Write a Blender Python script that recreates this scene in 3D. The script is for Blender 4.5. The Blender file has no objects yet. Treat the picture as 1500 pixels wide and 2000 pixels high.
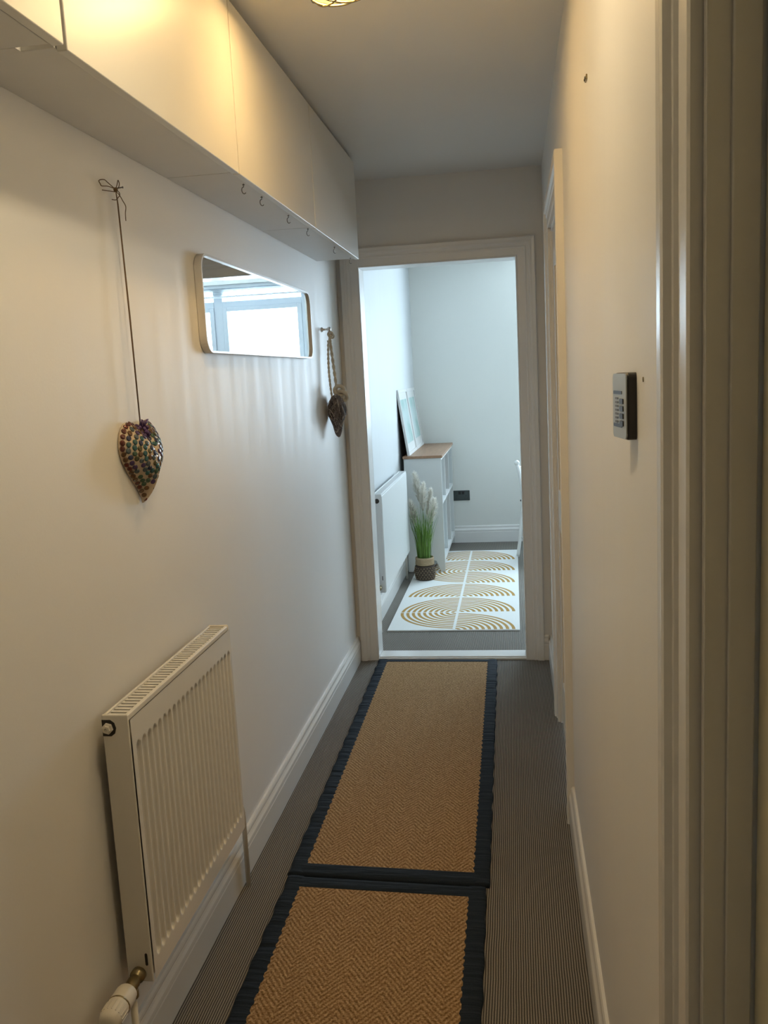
import bpy, bmesh, math, random
from mathutils import Vector, Matrix
random.seed(7)
S = bpy.context.scene
col = S.collection

# ------------------------------------------------------------------ camera
F_PX, PITCH, YAW, ROLL, CAM_H = 1719.37, -0.1523, 0.1518, -0.0515, 1.4669
cp, sp, cy_, sy_ = math.cos(PITCH), math.sin(PITCH), math.cos(YAW), math.sin(YAW)
FWD = Vector((-sy_*cp, cy_*cp, sp)); RGT = Vector((cy_, sy_, 0)); UP = RGT.cross(FWD)
cr, sr = math.cos(ROLL), math.sin(ROLL)
R2 = RGT*cr + UP*sr; U2 = UP*cr - RGT*sr
CAM = Vector((0, 0, CAM_H))
cam = bpy.data.cameras.new('camera'); cam.sensor_fit = 'VERTICAL'; cam.sensor_height = 24
cam.lens = F_PX/2000*24; cam.clip_start = 0.02
camo = bpy.data.objects.new('camera', cam); col.objects.link(camo)
M = Matrix((R2, U2, -FWD)).transposed().to_4x4(); M.translation = CAM
camo.matrix_world = M; S.camera = camo
def at(px, py, **k):
    """photo pixel -> point on the plane x=, y= or z= that the thing touches"""
    g = FWD + R2*((px-750)/F_PX) + U2*((1000-py)/F_PX)
    (a, v), = k.items(); i = 'xyz'.index(a)
    return CAM + g*((v-CAM[i])/g[i])

# ------------------------------------------------------------------ world, light, exposure
w = bpy.data.worlds.new('sky'); S.world = w; w.use_nodes = True
bg = w.node_tree.nodes['Background']
bg.inputs[0].default_value = (0.69, 0.85, 1.0, 1); bg.inputs[1].default_value = 6.3
pl = bpy.data.lights.new('window_portal', 'AREA'); pl.shape = 'RECTANGLE'; pl.size = 1.7; pl.size_y = 1.45
pl.cycles.is_portal = True
po = bpy.data.objects.new('window_portal', pl); col.objects.link(po)
po.location = (0.92, 7.86, 1.62); po.rotation_euler = (math.radians(-90), 0, 0)
S.view_settings.view_transform = 'Standard'; S.view_settings.look = 'None'
S.view_settings.gamma = 1; S.view_settings.use_curve_mapping = False
S.view_settings.exposure = 1.85
LAMP_POWER = 84.0       # emission of the LED discs in the ceiling lamp and the added fill lamp

# ------------------------------------------------------------------ room dimensions (metres)
XL, XR, D, ZC = -0.848, 0.158, 4.397, 2.408      # left wall, right wall, partition, ceiling
DL, DR, DH, TW = -0.7355, 0.0255, 2.0, 0.115     # doorway in the partition, wall thickness
FY = 7.595; YB = -1.5; RX = 2.05                 # far wall of the room, wall behind, right wall of room
XC = -0.657; ZB = 1.983                          # cabinet fronts and undersides

# ------------------------------------------------------------------ material helpers
class N:
    def __init__(s, name):
        s.m = bpy.data.materials.new(name); s.m.use_nodes = True
        s.t = s.m.node_tree; s.b = s.t.nodes['Principled BSDF']; s.out = s.t.nodes['Material Output']
        s._c = None
    def n(s, ty, **k):
        o = s.t.nodes.new(ty)
        for a, v in k.items(): setattr(o, a, v)
        return o
    def link(s, a, b): s.t.links.new(a, b)
    def co(s):
        if s._c is None: s._c = s.n('ShaderNodeTexCoord').outputs['Object']
        return s._c
    def xyz(s):
        q = s.n('ShaderNodeSeparateXYZ'); s.link(s.co(), q.inputs[0]); return q.outputs
    def setin(s, sock, v):
        if hasattr(v, 'is_output'): s.link(v, sock)
        else: sock.default_value = v
    def math(s, op, a, b=0.0, c=0.0):
        q = s.n('ShaderNodeMath', operation=op)
        s.setin(q.inputs[0], a); s.setin(q.inputs[1], b)
        if op in ('MULTIPLY_ADD', 'COMPARE'): s.setin(q.inputs[2], c)
        return q.outputs[0]
    def noise(s, scale, detail=3, stretch=(1, 1, 1), rough=.5):
        mp = s.n('ShaderNodeMapping'); mp.inputs['Scale'].default_value = stretch; s.link(s.co(), mp.inputs[0])
        q = s.n('ShaderNodeTexNoise'); q.inputs['Scale'].default_value = scale; q.inputs['Detail'].default_value = detail
        q.inputs['Roughness'].default_value = rough
        s.link(mp.outputs[0], q.inputs['Vector']); return q.outputs['Fac']
    def mix(s, f, a, b):
        q = s.n('ShaderNodeMix', data_type='RGBA'); s.setin(q.inputs[0], f)
        for i, v in ((6, a), (7, b)):
            if hasattr(v, 'is_output'): s.link(v, q.inputs[i])
            else: q.inputs[i].default_value = (*v, 1)
        return q.outputs[2]
    def maprange(s, v, a, b, c, d):
        q = s.n('ShaderNodeMapRange'); s.link(v, q.inputs[0])
        for i, x in enumerate((a, b, c, d)): q.inputs[i+1].default_value = x
        return q.outputs[0]
    def bump(s, h, strength, dist=.001, prev=None):
        q = s.n('ShaderNodeBump'); q.inputs['Strength'].default_value = strength; q.inputs['Distance'].default_value = dist
        s.link(h, q.inputs['Height'])
        if prev: s.link(prev, q.inputs['Normal'])
        s.link(q.outputs[0], s.b.inputs['Normal']); return q.outputs[0]
    def set(s, color=None, rough=None, metal=None, spec=None, coat=None):
        for k, v in (('Base Color', color), ('Roughness', rough), ('Metallic', metal), ('Specular IOR Level', spec), ('Coat Weight', coat)):
            if v is None: continue
            if k == 'Base Color' and not hasattr(v, 'is_output'): v = (*v, 1)
            s.setin(s.b.inputs[k], v)
        return s
def plain(name, color, rough=.5, metal=0, var=.06, nscale=30, bump=0, bscale=200, coat=None, stretch=(1, 1, 1)):
    q = N(name); f = q.noise(nscale, 3, stretch)
    q.set(q.mix(f, tuple(c*(1-var) for c in color), tuple(min(1, c*(1+var)) for c in color)), rough, metal, coat=coat)
    if bump: q.bump(q.noise(bscale, 2, stretch), bump, .001)
    return q.m
def emis(name, color, strength):
    q = N(name); f = q.noise(20); q.set((0, 0, 0), .4)
    s = q.b.inputs; q.link(q.mix(f, color, tuple(c*.97 for c in color)), s['Emission Color']); s['Emission Strength'].default_value = strength
    return q.m

def wall_paint(name, c, r0, r1, var=.02):
    q = N(name)
    st = q.noise(1.0, 4, (14, 14, 1.2), .6)
    f = q.noise(2.2, 4)
    q.set(q.mix(f, tuple(x*(1-var) for x in c), tuple(x*(1+var) for x in c)), q.maprange(st, .3, .7, r0, r1), spec=.42)
    b = q.bump(q.noise(170, 2), .16, .001)
    q.bump(q.noise(3, 3, (4, 4, 1.2)), .05, .006, b)
    return q.m
MT = {}
MT['wall'] = wall_paint('satin_wall_paint', (.87, .86, .84), .45, .55)
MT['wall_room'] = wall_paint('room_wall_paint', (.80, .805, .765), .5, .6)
MT['wall_dimmed'] = wall_paint('daylight_darkened_wall_paint', (.64, .66, .67), .5, .6)  # room's left wall: colour darkened so the window light does not wash it out
MT['ceiling'] = plain('ceiling_paint', (.85, .84, .815), .55, var=.02, nscale=3, bump=.1, bscale=150)
MT['gloss'] = plain('white_gloss_trim', (.87, .86, .84), .26, var=.012, nscale=6)
MT['skirt'] = plain('white_gloss_skirting', (.84, .83, .81), .2, var=.02, nscale=6)
MT['door'] = plain('cream_door_paint', (.88, .82, .60), .35, var=.03, nscale=4, stretch=(3, 3, .4))
MT['door_w'] = plain('white_door_paint', (.78, .74, .67), .35, var=.02, nscale=4)
MT['cab'] = plain('white_cabinet_laminate', (.78, .77, .73), .36, var=.015, nscale=5, bump=.05, bscale=60)
MT['cab_under'] = plain('cabinet_carcass', (.76, .75, .73), .42, var=.03, nscale=8)
MT['rad'] = plain('radiator_enamel', (.84, .82, .77), .22, var=.01, nscale=5)
MT['rad2'] = plain('radiator_white_enamel', (.78, .80, .80), .3, var=.01, nscale=5)
MT['hole'] = plain('dark_opening', (.04, .035, .03), .8)
MT['brass'] = plain('aged_brass', (.30, .24, .13), .35, metal=.9, var=.2, nscale=60)
MT['plastic'] = plain('white_plastic', (.80, .76, .68), .35, var=.02)
MT['chrome'] = plain('chrome', (.75, .75, .75), .15, metal=1, var=.03)
MT['hook'] = plain('steel_hook', (.20, .19, .17), .4, metal=.7)
MT['cord'] = plain('brown_cord', (.17, .11, .06), .9, var=.3, nscale=400)
MT['rope'] = plain('cream_rope', (.62, .57, .47), .9, var=.2, nscale=200, bump=.5, bscale=300)
MT['twig'] = plain('grey_twig', (.18, .155, .15), .8, var=.45, nscale=60)
MT['twig_l'] = plain('pale_twig', (.58, .54, .50), .8, var=.3, nscale=60)
MT['twig_d'] = plain('dark_wicker_core', (.06, .05, .05), .9, var=.4, nscale=80)
MT['clay'] = plain('heart_grout', (.60, .49, .36), .35, var=.08, nscale=60, coat=.6)
MT['bead'] = plain('purple_bead', (.07, .03, .12), .25, var=.4, nscale=200)
MT['alu'] = plain('mirror_frame_white', (.72, .70, .68), .35, var=.02)
MT['black'] = plain('black_plastic', (.015, .013, .014), .3)
MT['keyface'] = plain('silver_plastic', (.42, .46, .47), .3, var=.03)
MT['keydot'] = plain('grey_key_mark', (.18, .20, .24), .5)
MT['wood'] = plain('brown_wood_top', (.33, .19, .11), .4, var=.3, nscale=9, stretch=(6, .6, 6), bump=.1, bscale=30)
MT['shelfw'] = plain('white_shelf_laminate', (.70, .72, .71), .35, var=.015)
MT['socket'] = plain('anthracite_socket_plate', (.07, .085, .085), .35, metal=.4)
MT['frame'] = plain('white_picture_frame', (.70, .70, .69), .4, var=.02)
MT['chair'] = plain('white_chair_paint', (.85, .86, .84), .4, var=.02)
MT['basket_top'] = plain('seagrass_natural', (.36, .27, .16), .85, var=.35, nscale=70, bump=.6, bscale=140, stretch=(1, 1, 3))
MT['basket'] = plain('seagrass_dark', (.075, .055, .04), .85, var=.3, nscale=90, bump=.6, bscale=160)
MT['stitch'] = plain('seagrass_stitch', (.42, .32, .19), .85, var=.3, nscale=90)
q = N('pampas_plume'); f = q.noise(40)
q.set(q.mix(f, (.80, .77, .69), (.92, .90, .85)), .95)
tl_ = q.n('ShaderNodeBsdfTranslucent'); tl_.inputs[0].default_value = (.92, .90, .84, 1)
mx_ = q.n('ShaderNodeMixShader'); mx_.inputs[0].default_value = .5
q.link(q.b.outputs[0], mx_.inputs[1]); q.link(tl_.outputs[0], mx_.inputs[2]); q.link(mx_.outputs[0], q.out.inputs[0]); MT['plume'] = q.m
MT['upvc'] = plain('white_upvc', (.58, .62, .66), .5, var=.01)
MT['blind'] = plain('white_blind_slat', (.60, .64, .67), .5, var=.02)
MT['book_a'] = plain('dusty_pink_cover', (.45, .27, .27), .6)
MT['book_b'] = plain('brown_cover', (.20, .12, .09), .6)
MT['book_c'] = plain('grey_cover', (.55, .55, .55), .6)
MT['book_d'] = plain('pale_blue_cover', (.45, .60, .66), .6)
MT['bulb'] = emis('lamp_led_warm', (1.0, .71, .38), LAMP_POWER*.68)
MT['fill_bulb'] = emis('added_fill_led', (1.0, .91, .80), LAMP_POWER*.80)
MT['sash'] = MT['upvc']

q = N('mirror_silver'); q.set(q.mix(q.noise(3), (.90, .93, .93), (.93, .95, .95)), .0, 1.0); MT['mirror'] = q.m

def thin_glass(name, tint, gloss=.06, em=None):
    q = N(name); t = q.t
    tr = q.n('ShaderNodeBsdfTransparent'); tr.inputs[0].default_value = (*tint, 1)
    gl = q.n('ShaderNodeBsdfGlossy'); gl.inputs['Roughness'].default_value = .03
    mx = q.n('ShaderNodeMixShader'); mx.inputs[0].default_value = gloss
    q.link(tr.outputs[0], mx.inputs[1]); q.link(gl.outputs[0], mx.inputs[2]); last = mx.outputs[0]
    if em:
        e = q.n('ShaderNodeEmission'); e.inputs[0].default_value = (*em[0], 1); e.inputs[1].default_value = em[1]
        ad = q.n('ShaderNodeAddShader'); q.link(last, ad.inputs[0]); q.link(e.outputs[0], ad.inputs[1]); last = ad.outputs[0]
    q.link(last, q.out.inputs[0]); return q.m
MT['pane'] = thin_glass('window_glass', (.96, .98, .98))
MT['lampglass'] = thin_glass('ribbed_lamp_glass', (.97, .86, .62), .08, ((1.0, .68, .15), .33))

# corded carpet: ribs along y
q = N('corded_carpet'); X, Y, Z = q.xyz()
wob = q.math('MULTIPLY', q.noise(9, 2), .004)
rib = q.math('SINE', q.math('MULTIPLY', q.math('ADD', X, wob), 2*math.pi/.0062))
rib = q.math('MULTIPLY_ADD', rib, .5, .5)
rib2 = q.math('POWER', rib, 1.3)
fib = q.noise(420, 2, (1, .5, 1))
patch = q.noise(2.5, 3)
c_lo = q.mix(fib, (.045, .040, .038), (.10, .092, .085))
c_hi = q.mix(fib, (.30, .275, .24), (.54, .50, .43))
cc = q.mix(rib2, c_lo, c_hi)
q.set(q.mix(q.maprange(patch, .3, .7, 0, .15), cc, (.09, .085, .08)), .95, spec=.15)
q.bump(q.math('ADD', rib, q.math('MULTIPLY', fib, .5)), .7, .002)
MT['carpet'] = q.m

# sisal herringbone
q = N('sisal_herringbone'); X, Y, Z = q.xyz()
P_, T_ = .098, .0195
fr = q.math('FRACT', q.math('DIVIDE', q.math('ADD', X, 10.0), P_))
tri = q.math('ABSOLUTE', q.math('MULTIPLY_ADD', fr, 2.0, -1.0))
wobble = q.math('MULTIPLY', q.noise(30, 2), .012)
ph = q.math('ADD', q.math('ADD', Y, wobble), q.math('MULTIPLY', tri, .066))
st = q.math('MULTIPLY_ADD', q.math('SINE', q.math('MULTIPLY', ph, 2*math.pi/T_)), .5, .5)
tw = q.maprange(q.noise(210, 3, (1, 1, 1), .6), .36, .64, 0, 1)
kn = q.noise(330, 2)
dark = q.mix(tw, (.17, .085, .028), (.44, .265, .12))
lite = q.mix(tw, (.38, .22, .09), (.74, .51, .28))
q.set(q.mix(q.maprange(st, .0, 1.0, .05, .95), dark, lite), .9, spec=.2)
q.bump(q.math('ADD', st, q.math('ADD', q.math('MULTIPLY', tw, .9), q.math('MULTIPLY', kn, .6))), .8, .0025)
MT['sisal'] = q.m

# navy cloth binding with creases
q = N('navy_cloth_binding')
f = q.noise(300, 2); g = q.noise(5, 3, (1.0, 9, 1))
q.set(q.mix(f, (.008, .013, .020), (.018, .028, .042)), .85, spec=.25)
b = q.bump(g, .9, .012); q.bump(f, .3, .001, b); MT['navy'] = q.m

# printed rug with quarter-circle rainbows (local origin on its centre line at the near end)
q = N('printed_arch_rug'); X, Y, Z = q.xyz()
s_ = .38; R_ = .352; ring = .0345
k = q.math('FLOOR', q.math('DIVIDE', Y, s_)); t = q.math('SUBTRACT', Y, q.math('MULTIPLY', k, s_))
left = q.math('LESS_THAN', X, 0.0)
flip = q.math('MULTIPLY', left, q.math('ADD', q.math('COMPARE', k, 0.0, .1), q.math('COMPARE', k, 3.0, .1)))
tf = q.math('SUBTRACT', s_, t)
tt = q.math('ADD', q.math('MULTIPLY', t, q.math('SUBTRACT', 1.0, flip)), q.math('MULTIPLY', tf, flip))
r = q.math('SQRT', q.math('ADD', q.math('MULTIPLY', X, X), q.math('MULTIPLY', tt, tt)))
stripe = q.math('GREATER_THAN', q.math('FRACT', q.math('DIVIDE', q.math('SUBTRACT', R_, r), ring)), .54)
stripe = q.math('SUBTRACT', 1.0, stripe)
msk = q.math('MULTIPLY', stripe, q.math('LESS_THAN', r, R_))
msk = q.math('MULTIPLY', msk, q.math('GREATER_THAN', q.math('ABSOLUTE', X), .008))
msk = q.math('MULTIPLY', msk, q.math('GREATER_THAN', tt, .006))
f = q.noise(200, 2)
q.set(q.mix(msk, q.mix(f, (.76, .77, .75), (.84, .85, .83)), q.mix(f, (.40, .235, .07), (.50, .31, .105))), .9, spec=.15)
q.bump(f, .4, .001); MT['archrug'] = q.m

# pastel prints in the picture frames
q = N('pastel_print'); f = q.noise(5, 4); g = q.noise(14, 3)
q.set(q.mix(q.maprange(f, .42, .62, 0, 1), (.50, .62, .62), q.mix(g, (.13, .42, .42), (.30, .44, .36))), .3); MT['print'] = q.m
q = N('grass_blade'); f = q.noise(9, 2)
q.set(q.mix(f, (.035, .12, .012), (.23, .40, .07)), .5); MT['grass'] = q.m
TILE = [plain('mosaic_glass_%s' % n, c, .12, var=.25, nscale=300, coat=.5) for n, c in
        (('navy', (.02, .03, .09)), ('teal', (.02, .10, .11)), ('brown', (.12, .06, .025)), ('olive', (.08, .075, .025)),
         ('red', (.10, .018, .012)), ('purple', (.06, .03, .11)), ('slate', (.06, .09, .11)), ('green', (.04, .09, .05)))]

# ------------------------------------------------------------------ mesh helpers
class B:
    def __init__(s): s.v = []; s.f = []
    def add(s, vs, fs):
        o = len(s.v); s.v += [Vector(p) for p in vs]; s.f += [tuple(i+o for i in q_) for q_ in fs]; return s
    def box(s, x0, x1, y0, y1, z0, z1):
        return s.add([(x0,y0,z0),(x1,y0,z0),(x1,y1,z0),(x0,y1,z0),(x0,y0,z1),(x1,y0,z1),(x1,y1,z1),(x0,y1,z1)],
                     [(3,2,1,0),(4,5,6,7),(0,1,5,4),(1,2,6,5),(2,3,7,6),(3,0,4,7)])
    def tube(s, pts, r, n=8, closed=False):
        pts = [Vector(p) for p in pts]; m = len(pts); rs = r if isinstance(r, (list, tuple)) else [r]*m
        o = len(s.v); ref = None
        for i, p in enumerate(pts):
            a = pts[(i-1) % m] if (closed or i > 0) else p; b_ = pts[(i+1) % m] if (closed or i < m-1) else p
            d = (b_-a).normalized() if (b_-a).length > 1e-9 else Vector((0, 0, 1))
            if ref is None: ref = d.orthogonal().normalized()
            ref = (ref - d*ref.dot(d));  ref = ref.normalized() if ref.length > 1e-6 else d.orthogonal().normalized()
            e = d.cross(ref)
            for j in range(n):
                t_ = 2*math.pi*j/n; s.v.append(p + (ref*math.cos(t_) + e*math.sin(t_))*rs[i])
        for i in range(m if closed else m-1):
            for j in range(n):
                i2 = (i+1) % m
                s.f.append((o+i*n+j, o+i*n+(j+1) % n, o+i2*n+(j+1) % n, o+i2*n+j))
        if not closed:
            s.f.append(tuple(o+j for j in reversed(range(n)))); s.f.append(tuple(o+(m-1)*n+j for j in range(n)))
        return s
    def lathe(s, prof, c=(0, 0, 0), axis=(0, 0, 1), n=24):
        """prof: [(radius, along)]"""
        ax = Vector(axis).normalized(); u = ax.orthogonal().normalized(); v = ax.cross(u); c = Vector(c); o = len(s.v); m = len(prof)
        for r_, h in prof:
            for j in range(n):
                t_ = 2*math.pi*j/n; s.v.append(c + ax*h + (u*math.cos(t_)+v*math.sin(t_))*r_)
        for i in range(m-1):
            for j in range(n): s.f.append((o+i*n+j, o+i*n+(j+1) % n, o+(i+1)*n+(j+1) % n, o+(i+1)*n+j))
        s.f.append(tuple(o+j for j in reversed(range(n)))); s.f.append(tuple(o+(m-1)*n+j for j in range(n)))
        return s
    def ball(s, c, r, nu=10, nv=6, sc=(1, 1, 1)):
        o = len(s.v); c = Vector(c)
        for i in range(1, nv):
            p = math.pi*i/nv
            for j in range(nu):
                t_ = 2*math.pi*j/nu
                s.v.append(c + Vector((math.sin(p)*math.cos(t_)*r*sc[0], math.sin(p)*math.sin(t_)*r*sc[1], math.cos(p)*r*sc[2])))
        top = len(s.v); s.v.append(c+Vector((0, 0, r*sc[2]))); bot = len(s.v); s.v.append(c-Vector((0, 0, r*sc[2])))
        for i in range(nv-2):
            for j in range(nu): s.f.append((o+i*nu+j, o+(i+1)*nu+j, o+(i+1)*nu+(j+1) % nu, o+i*nu+(j+1) % nu))
        for j in range(nu):
            s.f.append((top, o+j, o+(j+1) % nu)); s.f.append((bot, o+(nv-2)*nu+(j+1) % nu, o+(nv-2)*nu+j))
        return s
    def prism(s, poly, axis, a0, a1):
        """extrude a closed polygon of (u,v) along axis 'x','y','z'"""
        def P(u, v, a): return {'x': (a, u, v), 'y': (u, a, v), 'z': (u, v, a)}[axis]
        n = len(poly)
        return s.add([P(u, v, a0) for u, v in poly]+[P(u, v, a1) for u, v in poly],
                     [tuple(range(n)), tuple(reversed(range(n, 2*n)))]+[(i, i+n, (i+1) % n+n, (i+1) % n) for i in range(n)])

def root_loc(o):
    v = Vector((0, 0, 0))
    while o is not None: v += o.location; o = o.parent
    return v
def obj(name, b, mat, parent=None, bevel=0, smooth=False, local=False, seg=2):
    me = bpy.data.meshes.new(name)
    off = Vector((0, 0, 0)) if (local or parent is None) else root_loc(parent)
    me.from_pydata([v-off for v in b.v], [], b.f); me.update()
    bm = bmesh.new(); bm.from_mesh(me); bmesh.ops.recalc_face_normals(bm, faces=bm.faces); bm.to_mesh(me); bm.free()
    me.materials.append(MT[mat] if isinstance(mat, str) else mat)
    if smooth:
        for p in me.polygons: p.use_smooth = True
    o = bpy.data.objects.new(name, me); col.objects.link(o)
    if parent is not None: o.parent = parent
    if bevel:
        md = o.modifiers.new('bevel', 'BEVEL'); md.width = bevel; md.segments = seg; md.limit_method = 'ANGLE'; md.angle_limit = math.radians(40)
        for p in me.polygons: p.use_smooth = True
        md.harden_normals = True
    return o
def tag(o, label, cat, group=None):
    o['label'] = label; o['category'] = cat
    if group: o['group'] = group
    return o
def thing(name, label, cat, loc, group=None, rz=0):
    o = bpy.data.objects.new(name, None); col.objects.link(o); o.location = loc; o.rotation_euler = (0, 0, rz)
    o.empty_display_size = .05
    return tag(o, label, cat, group)
def struct(name, b, mat, parent=None, label=None, **k):
    o = obj(name, b, mat, parent, **k)
    if parent is None:
        o['kind'] = 'structure'
        if label: o['label'] = label
    return o
def copy_child(o, parent, loc=None):
    c = o.copy(); col.objects.link(c); c.parent = parent
    if loc is not None: c.location = loc
    return c

# ------------------------------------------------------------------ the shell
struct('floor', B().box(XL-.1, RX+.1, YB-.1, FY+.1, -.1, 0), 'carpet', label='grey brown corded carpet running through hall and room')
struct('ceiling', B().box(XL-.1, RX+.1, YB-.1, FY+.3, ZC, ZC+.1), 'ceiling', label='off-white ceiling')
struct('wall_left', B().box(XL-.1, XL, YB-.1, D+.06, 0, ZC), 'wall', label='long off-white satin hallway wall with radiator and mirror')
struct('wall_left_room', B().box(XL-.1, XL, D+.06, FY+.1, 0  , ZC), 'wall_dimmed', label='room wall behind the radiator and shelf, colour darkened against the daylight')
N0, N1 = .02, .78          # near right doorway
R0, R1 = 2.815, 3.575      # far right doorway
wr = B()
for a, b_ in ((YB, N0), (N1, R0), (R1, D)): wr.box(XR, XR+.12, a, b_, 0, ZC)
for a, b_ in ((N0, N1), (R0, R1)): wr.box(XR, XR+.12, a, b_, DH, ZC)
struct('wall_right', wr, 'wall', label='off-white satin hallway wall with two doorways')
struct('wall_back', B().box(XL-.1, XR+.2, YB-.1, YB, 0, ZC), 'wall', label='wall closing the hallway')
pw = B().box(XL, DL-.02, D, D+TW, 0, ZC).box(DR+.02, RX+.1, D, D+TW, 0, ZC).box(DL-.02, DR+.02, D, D+TW, DH+.02, ZC)
struct('wall_partition', pw, 'wall', label='end wall of the hallway around the open doorway')
WX0, WX1, WZ0, WZ1 = .09, 1.75, .92, 2.33
fw = B().box(XL-.1, WX0, FY, FY+.25, 0, ZC).box(WX1, RX+.1, FY, FY+.25, 0, ZC).box(WX0, WX1, FY, FY+.25, 0, WZ0).box(WX0, WX1, FY, FY+.25, WZ1, ZC)
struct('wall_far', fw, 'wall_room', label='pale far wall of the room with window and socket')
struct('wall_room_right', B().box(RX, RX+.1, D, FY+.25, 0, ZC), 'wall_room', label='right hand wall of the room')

# skirting boards: profile (proud, height) swept along a wall
def skirt_profile(h):
    return [(0, 0), (.018, 0), (.018, h*.62), (.0165, h*.645), (.0165, h*.67), (.0185, h*.69), (.0175, h*.76), (.013, h*.82), (.0105, h*.87), (.0115, h*.90), (.0105, h*.95), (.007, h), (0, h)]
def skirting(name, wall, c, a0, a1, h, sgn, label):
    if wall == 'x': poly = [(c+sgn*p, z) for p, z in skirt_profile(h)]; b = B().prism(poly, 'y', a0, a1)
    else: b = B().prism([(c+sgn*p, z) for p, z in skirt_profile(h)], 'x', a0, a1)
    return struct(name, b, 'skirt', label=label)
skirting('baseboard_left', 'x', XL, YB, D, .13, 1, 'white gloss skirting board along the radiator wall')
skirting('baseboard_right', 'x', XR, R1+.092, D, .13, -1, 'short white skirting between right doorway and end wall')
skirting('baseboard_right_near', 'x', XR, N1+.092, R0-.092, .13, -1, 'white skirting between the two right doorways')
skirting('baseboard_right_back', 'x', XR, YB, N0-.092, .13, -1, 'white skirting behind the near doorway')
skirting('baseboard_back', 'y', YB, XL, XR, .13, 1, 'white skirting on the closing wall')
skirting('baseboard_room_left', 'x', XL, D+TW, FY, .147, 1, 'white skirting under the room radiator')
skirting('baseboard_room_far', 'y', FY, XL, RX, .147, -1, 'white skirting under the black socket')
for nm, x0, x1 in (('trim_1', XL+.018, DL-.0915), ('trim_2', DR+.0915, XR-.018)):
    struct(nm, B().prism([(D-p, z) for p, z in skirt_profile(.13)], 'x', x0, x1), 'skirt', label='tiny skirting return beside the end doorway')

# architraves: profile (offset from opening, proud)
AP = [(0, 0), (0, .011), (.004, .013), (.008, .011), (.012, .012), (.040, .013), (.045, .0165), (.052, .015), (.058, .016), (.064, .0225), (.070, .024), (.076, .0235), (.088, .0245), (.092, .022), (.092, 0)]
def architrave(name, plane, c, sgn, a0, a1, h, label):
    b = B(); n = len(AP)
    for o_, p in AP:
        for a, z in ((a0-o_, 0), (a0-o_, h+o_), (a1+o_, h+o_), (a1+o_, 0)):
            b.v.append(Vector((c+sgn*p, a, z)) if plane == 'x' else Vector((a, c+sgn*p, z)))
    for i in range(n-1):
        for j in range(3): b.f.append((i*4+j, i*4+j+1, (i+1)*4+j+1, (i+1)*4+j))
    b.f.append(tuple(i*4 for i in range(n))); b.f.append(tuple(i*4+3 for i in range(n)))
    return struct(name, b, 'gloss', label=label)
architrave('trim_3', 'y', D, -1, DL, DR, DH, 'moulded architrave around the open end doorway')
architrave('trim_4', 'y', D+TW, 1, DL, DR, DH, 'architrave on the room side of the end doorway')
architrave('trim_5', 'x', XR, -1, R0, R1, DH, 'moulded architrave of the right doorway near the end wall')
architrave('trim_6', 'x', XR, -1, N0, N1, DH, 'moulded architrave around the closed cream door')
# door linings
li = B().box(DL-.02, DL+.0, D-.001, D+TW+.001, 0, DH).box(DR, DR+.02, D-.001, D+TW+.001, 0, DH).box(DL-.02, DR+.02, D-.001, D+TW+.001, DH, DH+.02)
struct('trim_7', li, 'gloss', label='white lining of the open end doorway', bevel=.002)
for nm, a, b_, xd, lab in (('trim_8', R0, R1, .004, 'lining of the far right doorway'), ('trim_9', N0, N1, .046, 'lining of the near right doorway')):
    l2 = B().box(XR-.001, XR+.119, a-.0, a+.012, 0, DH).box(XR-.001, XR+.119, b_-.012, b_, 0, DH).box(XR-.001, XR+.119, a, b_, DH-.012, DH)
    if xd > .03:
        l2.box(XR+.018, XR+.040, a+.012, a+.018, 0, DH-.012).box(XR+.018, XR+.040, b_-.018, b_-.012, 0, DH-.012).box(XR+.018, XR+.040, a+.012, b_-.012, DH-.018, DH-.012)
    struct(nm, l2, 'gloss', label=lab, bevel=.0015)
# closed doors
def panel_door(name, a, b_, xf, mat, label):
    d = struct(name, B().box(xf+.008, xf+.04, a, b_, .006, DH-.015), mat, label=label)
    w_ = b_-a
    for (u0, u1, z0, z1) in ((0, .1, 0, 1), (.9, 1, 0, 1), (.1, .9, 0, .1), (.1, .9, .42, .5), (.1, .9, .93, 1), (.45, .55, .1, .93)):
        struct('rail', B().box(xf, xf+.01, a+u0*w_, a+u1*w_, .006+z0*(DH-.021), .006+z1*(DH-.021)), mat, d, bevel=.003)
    return d
panel_door('door_1', R0+.014, R1-.014, XR+.006, 'door_w', 'closed white panelled door near the end doorway')
panel_door('door_2', N0+.014, N1-.013, XR+.044, 'door', 'closed cream panelled door on the keypad side of the hallway')
struct('trim_10', B().box(DL, DR, D+.002, D+TW-.01, 0, .016).box(DL-.004, DR+.004, D-.012, D+.002, 0, .011), 'skirt', label='white painted threshold strip of the end doorway', bevel=.003)

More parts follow.
